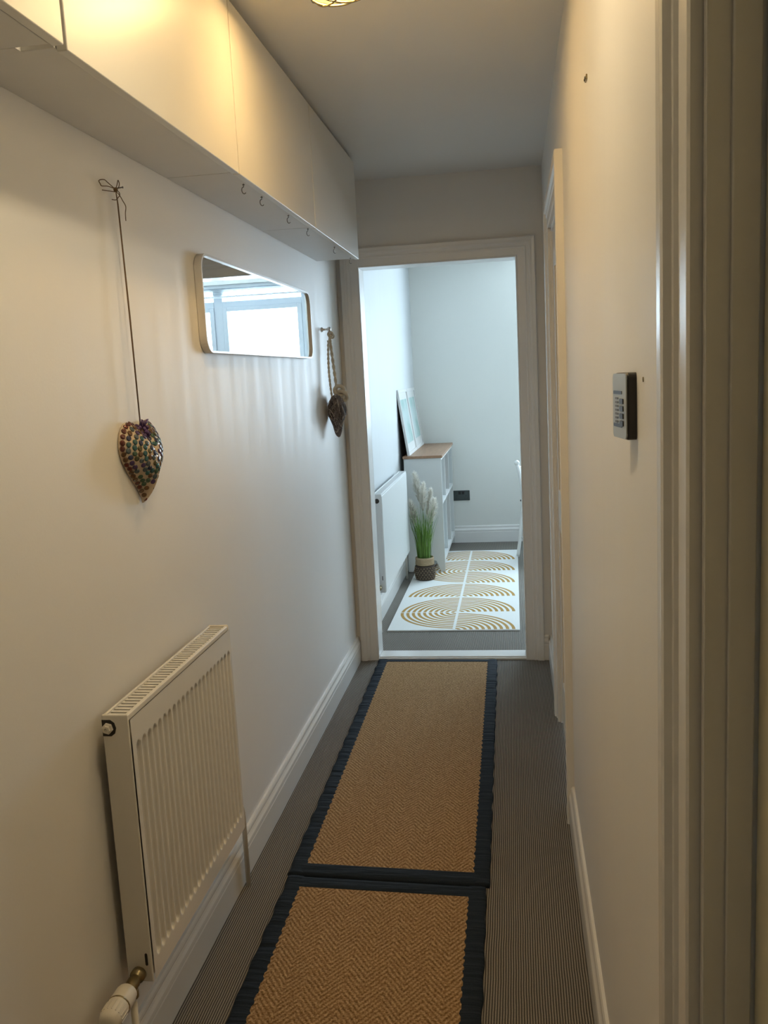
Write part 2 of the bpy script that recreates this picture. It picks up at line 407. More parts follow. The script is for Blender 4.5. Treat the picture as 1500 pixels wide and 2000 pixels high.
# ------------------------------------------------------------------ window of the far room
WY = FY+.10
wf = B().box(WX0, WX0+.055, WY, WY+.07, WZ0, WZ1).box(WX1-.055, WX1, WY, WY+.07, WZ0, WZ1).box(WX0+.055, WX1-.055, WY, WY+.07, WZ0, WZ0+.06).box(WX0+.055, WX1-.055, WY, WY+.07, WZ1-.05, WZ1)
win = struct('window_1', wf, 'upvc', label='white framed window of the far room seen in the mirror', bevel=.004)
struct('mullion', B().box(.86, .94, WY, WY+.07, WZ0+.06, WZ1-.05), 'upvc', win, bevel=.004)
for a, b_ in ((WX0+.055, .86), (.94, WX1-.055)):
    struct('transom', B().box(a, b_, WY, WY+.07, 2.14, 2.195), 'upvc', win, bevel=.004)
    struct('pane', B().box(a, b_, WY+.03, WY+.034, 2.195, WZ1-.05), 'pane', win)
    z0, z1 = WZ0+.06, 2.14
    sa = B().box(a, a+.04, WY-.012, WY+.05, z0, z1).box(b_-.04, b_, WY-.012, WY+.05, z0, z1).box(a+.04, b_-.04, WY-.012, WY+.05, z0, z0+.045).box(a+.04, b_-.04, WY-.012, WY+.05, z1-.035, z1)
    sash = struct('sash', sa, 'upvc', win, bevel=.004)
    struct('pane', B().box(a+.04, b_-.04, WY+.03, WY+.034, z0+.045, z1-.035), 'pane', win)
struct('window_sill', B().box(WX0-.03, WX1+.03, FY-.03, WY, WZ0-.02, WZ0+.012), 'upvc', win, bevel=.004)
bl = thing('venetian_blind', 'white venetian blind drawn up at the top of the window', 'blind', (.92, FY+.05, 2.33))
obj('head_rail', B().box(WX0+.006, WX1-.006, FY+.03, FY+.065, 2.30, 2.33), 'blind', bl, bevel=.003)
sl = obj('slat', B().box(-.822, .822, -.022, .022, -.0012, .0012), 'blind', bl, local=True); sl.location = (0, 0, -.038)
for i in range(1, 7): copy_child(sl, bl, (0, 0, -.038-.008*i))
obj('bottom_rail', B().box(WX0+.008, WX1-.008, FY+.028, FY+.072, 2.222, 2.236), 'blind', bl, bevel=.003)
for x in (.35, .92, 1.5): obj('lift_cord', B().tube([(x, FY+.05, 2.235), (x, FY+.05, 2.30)], .0012, 5), 'blind', bl)

# ------------------------------------------------------------------ wall cabinets and hooks
CAB = [(.465, 1.334, 'white wall cabinet before the wide dark seam, farthest from the end doorway'), (1.350, 2.214, 'white wall cabinet lit yellow by the ceiling lamp'),
       (2.217, 3.078, 'white wall cabinet with the first three screw hooks under its front edge'), (3.081, 3.945, 'white wall cabinet nearest the end doorway')]
for i, (y0, y1, lab) in enumerate(CAB):
    c = thing('wall_cabinet', lab, 'cabinet', (XL, (y0+y1)/2, ZB), 'wall cabinets under the ceiling')
    cz = ZB+.004; yd = y1; xo = 0 if i else .005
    obj('body', B().box(XL, XC-.020, y0, y1, cz, ZC-.022), 'cab_under', c, bevel=.0015)
    g = .0022
    if i == 0: obj('filler_strip', B().box(XL, XC-.075, y1, 1.350, cz, ZC-.022), 'cab_under', c)
    obj('door', B().box(XC-.0185+xo, XC+xo, y0+g, yd-g, ZB-.001, ZC-.018), 'cab', c, bevel=.0022)
def hook_mesh():
    pts = [(0, 0, .004), (0, 0, -.008)]
    for k_ in range(0, 15):
        a = math.radians(90+k_*17); pts.append((0, .0085*math.cos(a)*1.0, -.0175+.0085*math.sin(a)))
    pts = [(0, 0, .004), (0, 0, -.006)] + [(0, -.0075*math.sin(math.radians(t_))+.0, -.0145+.0085*math.cos(math.radians(t_))) for t_ in range(0, 236, 18)]
    b = B().tube(pts, .0012, 6); b.lathe([(.0035, -.001), (.0035, .0005)], (0, 0, 0), n=10); return b
h0 = None
HK = [((476, 362), 'first steel screw hook, just past the seam between two cabinets'), ((515, 386), 'second steel screw hook along the cabinet underside'),
      ((567, 422), 'third steel screw hook along the cabinet underside'), ((605, 448), 'fourth steel screw hook along the cabinet underside'),
      ((652, 484), 'fifth steel screw hook, second last before cabinet end'), ((685, 505), 'last steel screw hook at the doorway end of the cabinets')]
for (px, lab) in HK:
    p = at(*px, z=ZB)
    if h0 is None: h0 = obj('screw_hook', hook_mesh(), 'hook', smooth=True); o = h0
    else: o = h0.copy(); col.objects.link(o)
    o.location = (-.688, p.y, ZB+.0015); o.rotation_euler = (0, 0, math.radians(-30)); tag(o, lab, 'hook', 'hooks under the cabinets')

# ------------------------------------------------------------------ ceiling lamp and added fill lamp
def ceiling_lamp(cx, cy, label, bulb):
    t = thing('ceiling_lamp', label, 'lamp', (cx, cy, ZC))
    obj('base_plate', B().lathe([(.098, 0), (.102, -.004), (.102, -.022), (.094, -.028)], (cx, cy, ZC), n=40), 'chrome', t, smooth=True)
    prof = []
    for i in range(15):
        a = math.radians(90*i/14); r_ = .088*math.cos(a)+.0015*(i % 2); prof.append((max(r_, .002), -.028-.042*math.sin(a)))
    obj('glass_dome', B().lathe(prof, (cx, cy, ZC), n=40), 'lampglass', t, smooth=True)
    obj('led_disc', B().lathe([(.050, -.0295), (.050, -.0305)], (cx, cy, ZC), n=28), bulb, t)
    rg = [(cx+.092*math.cos(2*math.pi*k_/32), cy+.092*math.sin(2*math.pi*k_/32), ZC-.032) for k_ in range(32)]
    obj('ring', B().tube(rg, .0035, 8, True), 'brass', t, smooth=True)
    rg = [(cx+.055*math.cos(2*math.pi*k_/32), cy+.055*math.sin(2*math.pi*k_/32), ZC-.066) for k_ in range(32)]
    obj('ring', B().tube(rg, .0028, 8, True), 'brass', t, smooth=True)
    for k_ in range(4):
        a = math.radians(40+90*k_); u = Vector((math.cos(a), math.sin(a), 0))
        pts = [Vector((cx, cy, ZC-.032-.046*math.sin(math.radians(s__))))+u*(.092*math.cos(math.radians(s__))) for s__ in range(0, 91, 10)]
        obj('guard_rib', B().tube(pts, .0026, 6), 'brass', t, smooth=True)
        obj('lug', B().box(-.006, .006, -.006, .006, -.01, .004).__class__().lathe([(.006, 0), (.007, .004), (.007, .012), (.004, .016)], Vector((cx, cy, ZC-.030))+u*.098, (0, 0, -1), 10), 'brass', t, smooth=True)
    return t
ceiling_lamp(-.385, 2.16, 'round warm glass ceiling lamp with metal guard', 'bulb')
ceiling_lamp(-.25, 1.36, 'added round fill lamp on the ceiling between keypad and cabinets', 'fill_bulb')  # unseen lamp, added to brighten the lower hallway

# ------------------------------------------------------------------ radiators
def radiator(name, label, x0, x1, y0, y1, z0, z1, mat, flutes, valve_gap=.0):
    t = thing(name, label, 'radiator', (x0, (y0+y1)/2, 0))
    ym = [y0+.004, y1-.004]; zA, zB_ = z0+.004, z1-.012
    # front panel as a height field with round-ended flutes
    b = B()
    if flutes:
        m0, m1 = .014, .010; zt, zb = zB_-.055, zA+.042; pitch = (ym[1]-ym[0]-m0-m1)/flutes; hw = pitch*.40
        ys = [ym[0]]+[ym[0]+m0+pitch*(i/18) for i in range(flutes*18+1)]+[ym[1]]
        zs = [zA]+[zb-.004+k_*.003 for k_ in range(9)]+[zb+.03+(zt-zb-.06)*k_/4 for k_ in range(5)]+[zt-.02+k_*.003 for k_ in range(9)]+[zB_]
        def dep(y, z):
            u = (y-ym[0]-m0); i = math.floor(u/pitch)
            if u < 0 or i >= flutes: return 0
            c_ = (i+.5)*pitch; dy = u-c_; dz = max(0, z-(zt-hw), (zb+hw)-z)
            s_d = hw-math.hypot(dy, dz); e = max(0, min(1, s_d/.0040)); return .0100*e*e*(3-2*e)
        for z in zs:
            for y in ys: b.v.append(Vector((x1-dep(y, z), y, z)))
        ny = len(ys)
        for i in range(len(zs)-1):
            for j in range(ny-1): b.f.append((i*ny+j, i*ny+j+1, (i+1)*ny+j+1, (i+1)*ny+j))
        obj('front_panel', b, mat, t, smooth=True)
        obj('panel_edge', B().box(x1-.016, x1-.0110, ym[0], ym[1], zA, zB_), mat, t)
    else:
        obj('front_panel', B().box(x1-.012, x1, ym[0], ym[1], zA, zB_), mat, t, bevel=.004)
    obj('top_rail', B().box(x1-.014, x1-.004, y0+.006, y1-.006, z1-.016, z1-.002), mat, t, bevel=.003)
    obj('back_rail', B().box(x0, x0+.006, y0+.006, y1-.006, z1-.016, z1-.001), mat, t, bevel=.002)
    obj('back_panel', B().box(x0, x0+.010, y0+.006, y1-.006, z0+.02, z1-.02), mat, t, bevel=.002)
    for a in (y0, y1-.007): obj('side_panel', B().box(x0-.002, x1-.003, a, a+.007, z0, z1), mat, t, bevel=.0035)
    n = int((y1-y0-.03)/.0158)
    gb = obj('grille_bar', B().box(x0+.006, x1-.013, -.0042, .0042, z1-.012, z1-.005), mat, t, local=True)
    for v in gb.data.vertices: v.co.x -= x0
    gb.location = (0, y0+.016-(y0+y1)/2, 0)
    for i in range(1, n): copy_child(gb, t, (0, y0+.016+i*(y1-y0-.032)/(n-1)-(y0+y1)/2, 0))
    return t
RB0, RB1, RY0, RY1, RZ0, RZ1 = XL+.020, XL+.077, 1.566, 2.200, .248, .832
rad = radiator('radiator', 'cream fluted panel radiator on the long hallway wall', RB0, RB1, RY0, RY1, RZ0, RZ1, 'rad', 22)
p = at(213, 1422, y=RY0)
o = obj('vent_recess', B().prism([(p.x-.014, p.z-.017), (p.x+.004, p.z-.017), (p.x+.012, p.z-.011), (p.x+.015, p.z), (p.x+.012, p.z+.011), (p.x+.004, p.z+.017), (p.x-.014, p.z+.017)], 'y', RY0-.0008, RY0+.003), 'hole', rad)
obj('bleed_nut', B().lathe([(.0115, 0), (.0115, .006), (.008, .007), (.008, .011), (.0035, .0115), (.0035, .009)], (p.x-.002, RY0, p.z), (0, -1, 0), 6), 'plastic', rad)
p = at(286, 1874, y=RY0)
obj('slot', B().prism([(p.x-.0028, p.z-.012), (p.x, p.z-.0145), (p.x+.0028, p.z-.012), (p.x+.0028, p.z+.012), (p.x, p.z+.0145), (p.x-.0028, p.z+.012)], 'y', RY0-.0006, RY0+.002), 'hole', rad)
# thermostatic valve: in line with the bottom edge, pipe dropping to the floor
vx, vz = XL+.047, .272
def ylathe(prof, y): return B().lathe(prof, (vx, y, vz), (0, -1, 0), 20)
va = obj('valve_body', ylathe([(.010, -.02), (.010, .004), (.0155, .006), (.0155, .018), (.011, .021), (.011, .028), (.0135, .033), (.0135, .052), (.012, .058), (.0145, .066)], RY0), 'brass', rad, smooth=True)
obj('valve_nut', B().lathe([(.0095, 0), (.0125, .004), (.0125, .018), (.009, .021)], (vx, RY0-.043, vz-.008), (0, 0, -1), 12), 'brass', va, smooth=True)
hd = obj('thermostat_head', ylathe([(.0165, .060), (.0205, .064), (.0225, .072), (.0230, .105), (.0225, .140), (.0200, .152), (.012, .156)], RY0), 'plastic', rad, smooth=True)
obj('collar_groove', ylathe([(.0233, .101), (.0236, .103), (.0233, .105)], RY0), 'brass', hd, smooth=True)
for k_ in range(18):
    a = 2*math.pi*k_/18; u = Vector((math.cos(a), 0, math.sin(a)))
    c_ = Vector((vx, RY0-.112, vz))+u*.0226
    obj('grip_ridge', B().tube([c_, c_+Vector((0, -.026, 0))], .0014, 5), 'plastic', hd)
obj('pipe', B().tube([(vx, RY0-.043, vz-.025), (vx, RY0-.043, 0)], .0075, 12), 'plastic', rad, smooth=True)
pp = at(486, 1728, z=0)
obj('pipe', B().tube([(pp.x, RY1+.03, .262), (pp.x, pp.y-.03, .258), (pp.x, pp.y-.008, .250), (pp.x, pp.y, .23), (pp.x, pp.y, 0)], .0075, 12), 'plastic', rad, smooth=True)
obj('lockshield_valve', B().lathe([(.010, -.02), (.010, .01), (.0145, .014), (.0145, .03), (.011, .036), (.011, .06)], (pp.x, RY1, .262), (0, 1, 0), 16), 'brass', rad, smooth=True)

rad2 = radiator('radiator', 'white flat-fronted radiator in the room beside the pampas pot', XL+.030, XL+.085, 4.93, 6.12, .225, .805, 'rad2', 0)
p = (XL+.055, 4.93, .765)
obj('bleed_ring', B().lathe([(.014, 0), (.014, .002), (.010, .002), (.010, .006), (.004, .006)], p, (0, -1, 0), 14), 'hole', rad2, smooth=True)
obj('pipe', B().tube([(-.806, 6.12, .26), (-.806, 6.20, .26), (-.806, 6.225, .24), (-.806, 6.225, 0)], .0075, 12), 'plastic', rad2, smooth=True)
obj('pipe', B().tube([(-.800, 4.89, .25), (-.800, 4.89, 0)], .0075, 12), 'plastic', rad2, smooth=True)
obj('valve', B().lathe([(.010, -.01), (.010, .012), (.015, .016), (.015, .034), (.012, .05)], (-.800, 4.93, .26), (0, -1, 0), 14), 'brass', rad2, smooth=True)
obj('slot', B().box(-.784, -.780, 4.9293, 4.931, .30, .325), 'hole', rad2)

# ------------------------------------------------------------------ mirror
def rrect(y0, y1, z0, z1, r, n=7):
    pts = []
    for cy, cz, a0 in ((y1-r, z1-r, 0), (y0+r, z1-r, 90), (y0+r, z0+r, 180), (y1-r, z0+r, 270)):
        for k_ in range(n+1):
            a = math.radians(a0+90*k_/n); pts.append((cy+r*math.cos(a), cz+r*math.sin(a)))
    return pts
MY0, MY1, MZ0, MZ1 = 2.360, 3.670, 1.557, 1.826
mi = thing('wall_mirror', 'long low wall mirror with rounded corners reflecting a window', 'mirror', (XL, (MY0+MY1)/2, MZ0))
outer, inner = rrect(MY0, MY1, MZ0, MZ1, .045), rrect(MY0+.006, MY1-.006, MZ0+.006, MZ1-.006, .04)
b = B(); n = len(outer)
for pts, x in ((outer, XL+.001), (outer, XL+.022), (inner, XL+.022), (inner, XL+.014)): b.v += [Vector((x, y, z)) for y, z in pts]
for k_ in range(3):
    for j in range(n): b.f.append((k_*n+j, k_*n+(j+1) % n, (k_+1)*n+(j+1) % n, (k_+1)*n+j))
obj('frame', b, 'alu', mi)
obj('glass', B().prism(inner, 'x', XL+.006, XL+.0145), 'mirror', mi)

# ------------------------------------------------------------------ mosaic heart on a cord
def heart2(t_):
    return (16*math.sin(t_)**3/32, (13*math.cos(t_)-5*math.cos(2*t_)-2*math.cos(3*t_)-math.cos(4*t_)+2.5)/29)
HC = Vector((XL+.006, 1.888, 1.304)); HWD, HHT, HTK = .190, .186, .046
hd_ = thing('mosaic_heart', 'heart ornament covered in coloured glass mosaic hanging on a long brown cord', 'ornament', tuple(HC))
nO, nR = 48, 9
def heart_pt(a, rho):
    hx, hz = heart2(a)
    return Vector((HTK*(1-rho**2)**.85, hx*HWD*rho, hz*HHT*rho))
b = B(); b.v.append(HC+Vector((HTK, 0, 0)))
for i in range(1, nR+1):
    rho = math.sin(math.pi/2*i/nR)
    for j in range(nO): b.v.append(HC+heart_pt(2*math.pi*j/nO, rho))
for j in range(nO): b.f.append((0, 1+j, 1+(j+1) % nO))
for i in range(nR-1):
    for j in range(nO): b.f.append((1+i*nO+j, 1+(i+1)*nO+j, 1+(i+1)*nO+(j+1) % nO, 1+i*nO+(j+1) % nO))
o_ = len(b.v)
for j in range(nO):
    hx, hz = heart2(2*math.pi*j/nO); b.v.append(HC+Vector((-.004, hx*HWD, hz*HHT)))
l_ = 1+(nR-1)*nO
for j in range(nO): b.f.append((l_+j, o_+j, o_+(j+1) % nO, l_+(j+1) % nO))
b.f.append(tuple(o_+j for j in range(nO)))
hb = obj('heart_body', b, 'clay', hd_, smooth=True)
outl = [heart2(2*math.pi*j/200) for j in range(200)]
def rho_of(y, z):
    """radial fraction of a point inside the heart outline (star-shaped about the centre)"""
    a = math.atan2(z/HHT, y/HWD); best = min(outl, key=lambda q_: abs((math.atan2(q_[1], q_[0])-a+math.pi) % (2*math.pi)-math.pi))
    return math.hypot(y/HWD, z/HHT)/math.hypot(*best)
def surf(y, z):
    r_ = min(.999, rho_of(y, z)); return HTK*(1-r_**2)**.85
tm = []
for m_ in TILE:
    bb = B().lathe([(.0050, -.001), (.0062, .0004), (.0056, .0016), (.003, .0022)], (0, 0, 0), n=10)
    o = bpy.data.meshes.new('mosaic_tile'); o.from_pydata(bb.v, [], bb.f); o.update(); o.materials.append(m_)
    for p_ in o.polygons: p_.use_smooth = True
    tm.append(o)
def put_tile(y, z, kind):
    x = surf(y, z); e = .002
    nrm = Vector((1, -(surf(y+e, z)-surf(y-e, z))/(2*e), -(surf(y, z+e)-surf(y, z-e))/(2*e))).normalized()
    o = bpy.data.objects.new('mosaic_tile', tm[kind]); col.objects.link(o); o.parent = hb
    o.location = Vector((x, y, z)); o.rotation_euler = nrm.to_track_quat('Z', 'Y').to_euler(); o.scale = (1, random.uniform(.95, 1.15), 1)
def dist_out(y, z): return min(math.hypot(y-hx*HWD, z-hz*HHT) for hx, hz in outl)
sp_ = .0141; placed = []
def try_tile(y, z, kind):
    q_ = Vector((surf(y, z), y, z))
    if all((q_-p_).length > sp_*.86 for p_ in placed): placed.append(q_); put_tile(y, z, kind)
rho = .965; first = True
while rho > .02:
    for j in range(360):
        a = 2*math.pi*(j/360)+rho*3; hx, hz = heart2(a); jit = 0 if first else .0012
        y, z = hx*HWD*rho+random.uniform(-jit, jit), hz*HHT*rho+random.uniform(-jit, jit)
        if not first and rho_of(y, z) > .965: continue
        try_tile(y, z, (4 if random.random() < .75 else 2) if first else random.choice([0, 0, 1, 1, 2, 2, 3, 5, 6, 6, 7]))
    first = False; r_n = rho
    while r_n > 0 and math.hypot((rho-r_n)*.085, HTK*((1-r_n**2)**.85-(1-rho**2)**.85)) < sp_*.87: r_n -= .004
    rho = r_n
top = HC+Vector((.013, -.008, .062))
bd = B()
for k_ in range(60):
    v = Vector((random.gauss(0, .5)+.35, random.gauss(0, 1), random.gauss(0, .8))).normalized()
    bd.ball(top+Vector((v.x*.016, v.y*.024, v.z*.018+.004)), random.uniform(.0040, .0058), 6, 4)
for k_ in range(7):
    a = random.uniform(-1, 1); bd.tube([top+Vector((.004, a*.012, .018)), top+Vector((.010, a*.022, .030+random.random()*.006))], .0016, 5)
obj('bead_cluster', bd, 'bead', hd_, smooth=True)
XW = XL+.010
def Wp(zx, zy, x=XW): return at(170+zx/11.54, 330+zy/11.54, x=x)     # positions read off the wall plane
kn = Wp(625, 470); nail = Wp(640, 440, XL)
cb = B()
for dy in (-.0022, .0022):
    cb.tube([kn+Vector((.002, 0, 0)), kn+Vector((.004, dy*.6, -.03)), kn.lerp(top, .5)+Vector((.003, dy, 0)), Vector((top.x, top.y+dy*.6, top.z+.02))], .0011, 6)
def smooth_pts(P, k_=6):
    out = []
    for i in range(len(P)-1):
        p0, p1, p2, p3 = P[max(i-1, 0)], P[i], P[i+1], P[min(i+2, len(P)-1)]
        for s__ in range(k_):
            t_ = s__/k_; out.append(.5*((2*p1)+(p2-p0)*t_+(2*p0-5*p1+4*p2-p3)*t_*t_+(3*p1-p0-3*p2+p3)*t_**3))
    return out+[P[-1]]
for poly in ([(625, 470), (540, 400), (440, 300), (350, 245), (265, 255), (270, 340), (300, 385), (430, 392), (560, 430), (625, 470)],
             [(610, 520), (470, 495), (390, 485), (335, 475)],
             [(630, 470), (660, 350), (692, 255), (712, 340), (700, 440)],
             [(620, 480), (690, 525), (715, 590), (680, 650), (620, 700), (535, 690)],
             [(640, 510), (710, 590), (790, 720), (835, 850), (850, 1000), (838, 1170)]):
    cb.tube(smooth_pts([Wp(*q_)+Vector((.004*random.random(), 0, 0)) for q_ in poly]), .0010, 5)
cb.ball(kn+Vector((.002, 0, 0)), .0052, 8, 6)
obj('cord', cb, 'cord', hd_, smooth=True)
obj('nail', B().tube([nail, nail+Vector((.016, 0, .001))], .0013, 6).ball(nail+Vector((.017, 0, .001)), .0026, 8, 5, (.5, 1, 1)), 'hook', hd_, smooth=True)

# ------------------------------------------------------------------ wicker heart on a rope
wp = at(641, 650, x=XL+.03)
WH = Vector((XL+.048, wp.y+.010, 1.300))
wk = thing('wicker_heart', 'small grey wicker heart hanging on a cream rope beside the mirror', 'ornament', tuple(WH))
TURN = Matrix.Rotation(math.radians(12), 3, 'Z')
def wpt(a, bb, k_=1.0):
    hx, hz = heart2(a); return WH+TURN @ Vector((.043*math.sin(bb)*k_*(1-.5*max(0, -hz*2)), hx*.170*math.cos(bb)*k_, hz*.190*math.cos(bb)*k_))
b = B(); na, nb = 32, 10
for i in range(nb+1):
    for j in range(na): b.v.append(wpt(2*math.pi*j/na, math.pi*(i/nb-.5)*.98, .90))
for i in range(nb):
    for j in range(na): b.f.append((i*na+j, i*na+(j+1) % na, (i+1)*na+(j+1) % na, (i+1)*na+j))
obj('core', b, 'twig_d', wk, smooth=True)
tb, tl = B(), B()
for k_ in range(120):
    a0 = random.uniform(0, 2*math.pi); sg = random.choice((-1, 1)); da = sg*random.uniform(.5, 2.2); kk = random.uniform(.92, 1.03)
    b0 = random.uniform(-1.4, -.3) if random.random() < .5 else random.uniform(.3, 1.4); b1 = -b0*random.uniform(.4, 1.0)
    pts = [wpt(a0+da*s__/12, b0+(b1-b0)*s__/12, kk+.03*math.sin(s__*.9)) for s__ in range(13)]
    if k_ % 4 == 0: tl.tube(pts, random.uniform(.0013, .0019), 5)
    else: tb.tube(pts, random.uniform(.0012, .0021), 5)
for r_ in (.0, .25, -.25, .5): tb.tube([wpt(2*math.pi*s__/40, r_, 1.0) for s__ in range(40)], .0020, 5, True)
o = obj('woven_twigs', tb, 'twig', wk, smooth=True); o = obj('pale_twigs', tl, 'twig_l', wk, smooth=True)
rb = B(); hk = Vector((XL+.034, wp.y, 1.690))
topw = WH+Vector((0, 0, .055)); bow = WH+Vector((.016, .004, .115))
def twist(p0, p1, r_, bend=Vector((0, 0, 0)), tn=9):
    for s2 in (0, math.pi):
        pts = []
        for s__ in range(28):
            t_ = s__/27; a = t_*tn*2*math.pi/2+s2
            pts.append(p0.lerp(p1, t_)+bend*math.sin(math.pi*t_)+Vector((math.cos(a)*r_*.6, math.sin(a)*r_*.6, 0)))
        rb.tube(pts, r_*.62, 6)
twist(hk+Vector((0, -.004, -.02)), bow+Vector((-.01, -.012, -.01)), .0066, Vector((0, .004, 0)))
twist(hk+Vector((0, .006, -.02)), hk+Vector((.003, .022, -.115)), .0060)
twist(hk+Vector((-.004, -.010, -.05)), topw+Vector((-.012, -.030,   .01)), .0052, Vector((-.006, -.005, 0)), 14)
obj('rope', rb, 'rope', wk, smooth=True)
kb = B(); kt_ = B()
for c_, r_, ax in ((hk+Vector((.004, .006, -.022)), .010, 0), (hk+Vector((.008, .016, -.030)), .009, 1), (bow, .021, 0), (bow+Vector((.008, .012, -.026)), .023, 1), (bow+Vector((-.002, .002, -.042)), .016, 2)):
    for q2 in range(2):
        pts = [c_+Vector((r_*math.cos(t_)*(1 if ax != 2 else .5), r_*.9*math.cos(t_+q2*1.6)*(.6 if ax == 0 else 1), r_*math.sin(t_))) for t_ in [2*math.pi*s__/18 for s__ in range(18)]]
        (kt_ if r_ < .012 else kb).tube(pts, r_*.42, 7, True)
for e_ in (Vector((.012, .040, -.066)), Vector((.018, .030, -.070))):
    kb.tube([bow+Vector((0, .01, -.04)), bow+e_*.75, bow+e_], [.0034, .003, .002], 6)
obj('bow', kb, 'rope', wk, smooth=True); obj('knot', kt_, 'rope', wk, smooth=True)
obj('peg', B().lathe([(.011, 0), (.011, .004), (.0045, .008), (.0045, .026), (.010, .030), (.0115, .036), (.009, .042), (.003, .044)], (XL, wp.y, 1.690), (1, 0, 0), 16), 'chrome', wk, smooth=True)

# ------------------------------------------------------------------ keypad and wall fixings on the right wall
ky0, ky1, kz0, kz1 = 1.188, 1.262, 1.368, 1.456
kt = thing('wall_keypad', 'silver and black wall keypad with a column of buttons', 'keypad', (XR, (ky0+ky1)/2, kz0))
tn, tf = .0125, .0215
def face(y): return XR-(tn+(tf-tn)*(y-ky0)/(ky1-ky0))
b = B(); pr = [(0, .006), (.0025, .002), (.006, 0)]
ring_ = rrect(ky0, ky1, kz0, kz1, .008, 5)
n = len(ring_); ctr = ((ky0+ky1)/2, (kz0+kz1)/2)
for x_k, sc in ((0, 1), (.8, 1), (1.0, .97)):
    for y, z in ring_:
        yy, zz = ctr[0]+(y-ctr[0])*sc, ctr[1]+(z-ctr[1])*sc
        b.v.append(Vector((XR+(face(yy)-XR)*x_k, yy, zz)))
for i in range(2):
    for j in range(n): b.f.append((i*n+j, i*n+(j+1) % n, (i+1)*n+(j+1) % n, (i+1)*n+j))
b.f.append(tuple(range(n))); b.f.append(tuple(range(2*n, 3*n)))
obj('case', b, 'black', kt)
def plate(y0, y1, z0, z1, d0, d1, mat, nm, r_=.002, parent=kt):
    pts = rrect(y0, y1, z0, z1, r_, 4); m_ = len(pts); bb = B()
    for d_ in (d0, d1): bb.v += [Vector((face(y)-d_, y, z)) for y, z in pts]
    for j in range(m_): bb.f.append((j, (j+1) % m_, m_+(j+1) % m_, m_+j))
    bb.f.append(tuple(range(m_))); bb.f.append(tuple(range(m_, 2*m_)))
    return obj(nm, bb, mat, parent)
fp = plate(ky0+.001, ky1-.001, kz0+.001, kz1-.001, -.0005, .0012, 'keyface', 'front_plate', .007)
for z in (1.430, 1.386): plate(ky0+.022, ky1-.006, z-.0022, z+.0022, .001, .0017, 'black', 'bar', .001)
for k_ in range(4): plate(ky0+.014, ky0+.032, 1.4185-.0098*k_-.0035, 1.4185-.0098*k_+.0035, .001, .0026, 'black', 'button', .001)
for k_ in range(7): plate(ky0+.042, ky0+.058, 1.422-.0052*k_-.0014, 1.422-.0052*k_+.0014, .001, .0018, 'keydot', 'key_mark', .001)
p = at(1146, 154, x=XR)
wf_ = thing('screw_bracket', 'tiny bare metal screw fixing high on the right wall', 'fixing', tuple(p))
obj('plate', B().box(p.x-.003, p.x, p.y-.016, p.y+.012, p.z-.004, p.z+.005), 'brass', wf_, bevel=.001)
for dy in (-.008, .006): obj('screw', B().lathe([(.0028, 0), (.0025, .002), (.001, .0025)], (p.x-.003, p.y+dy, p.z), (-1, 0, 0), 8), 'hook', wf_)
p = at(1257, 741, x=XR)
tag(obj('wall_plug', B().lathe([(.0032, 0), (.0032, .0012), (.0016, .0012), (.0016, .0002)], p, (-1, 0, 0), 10), 'brass'), 'small brown wall plug beside the keypad', 'fixing')

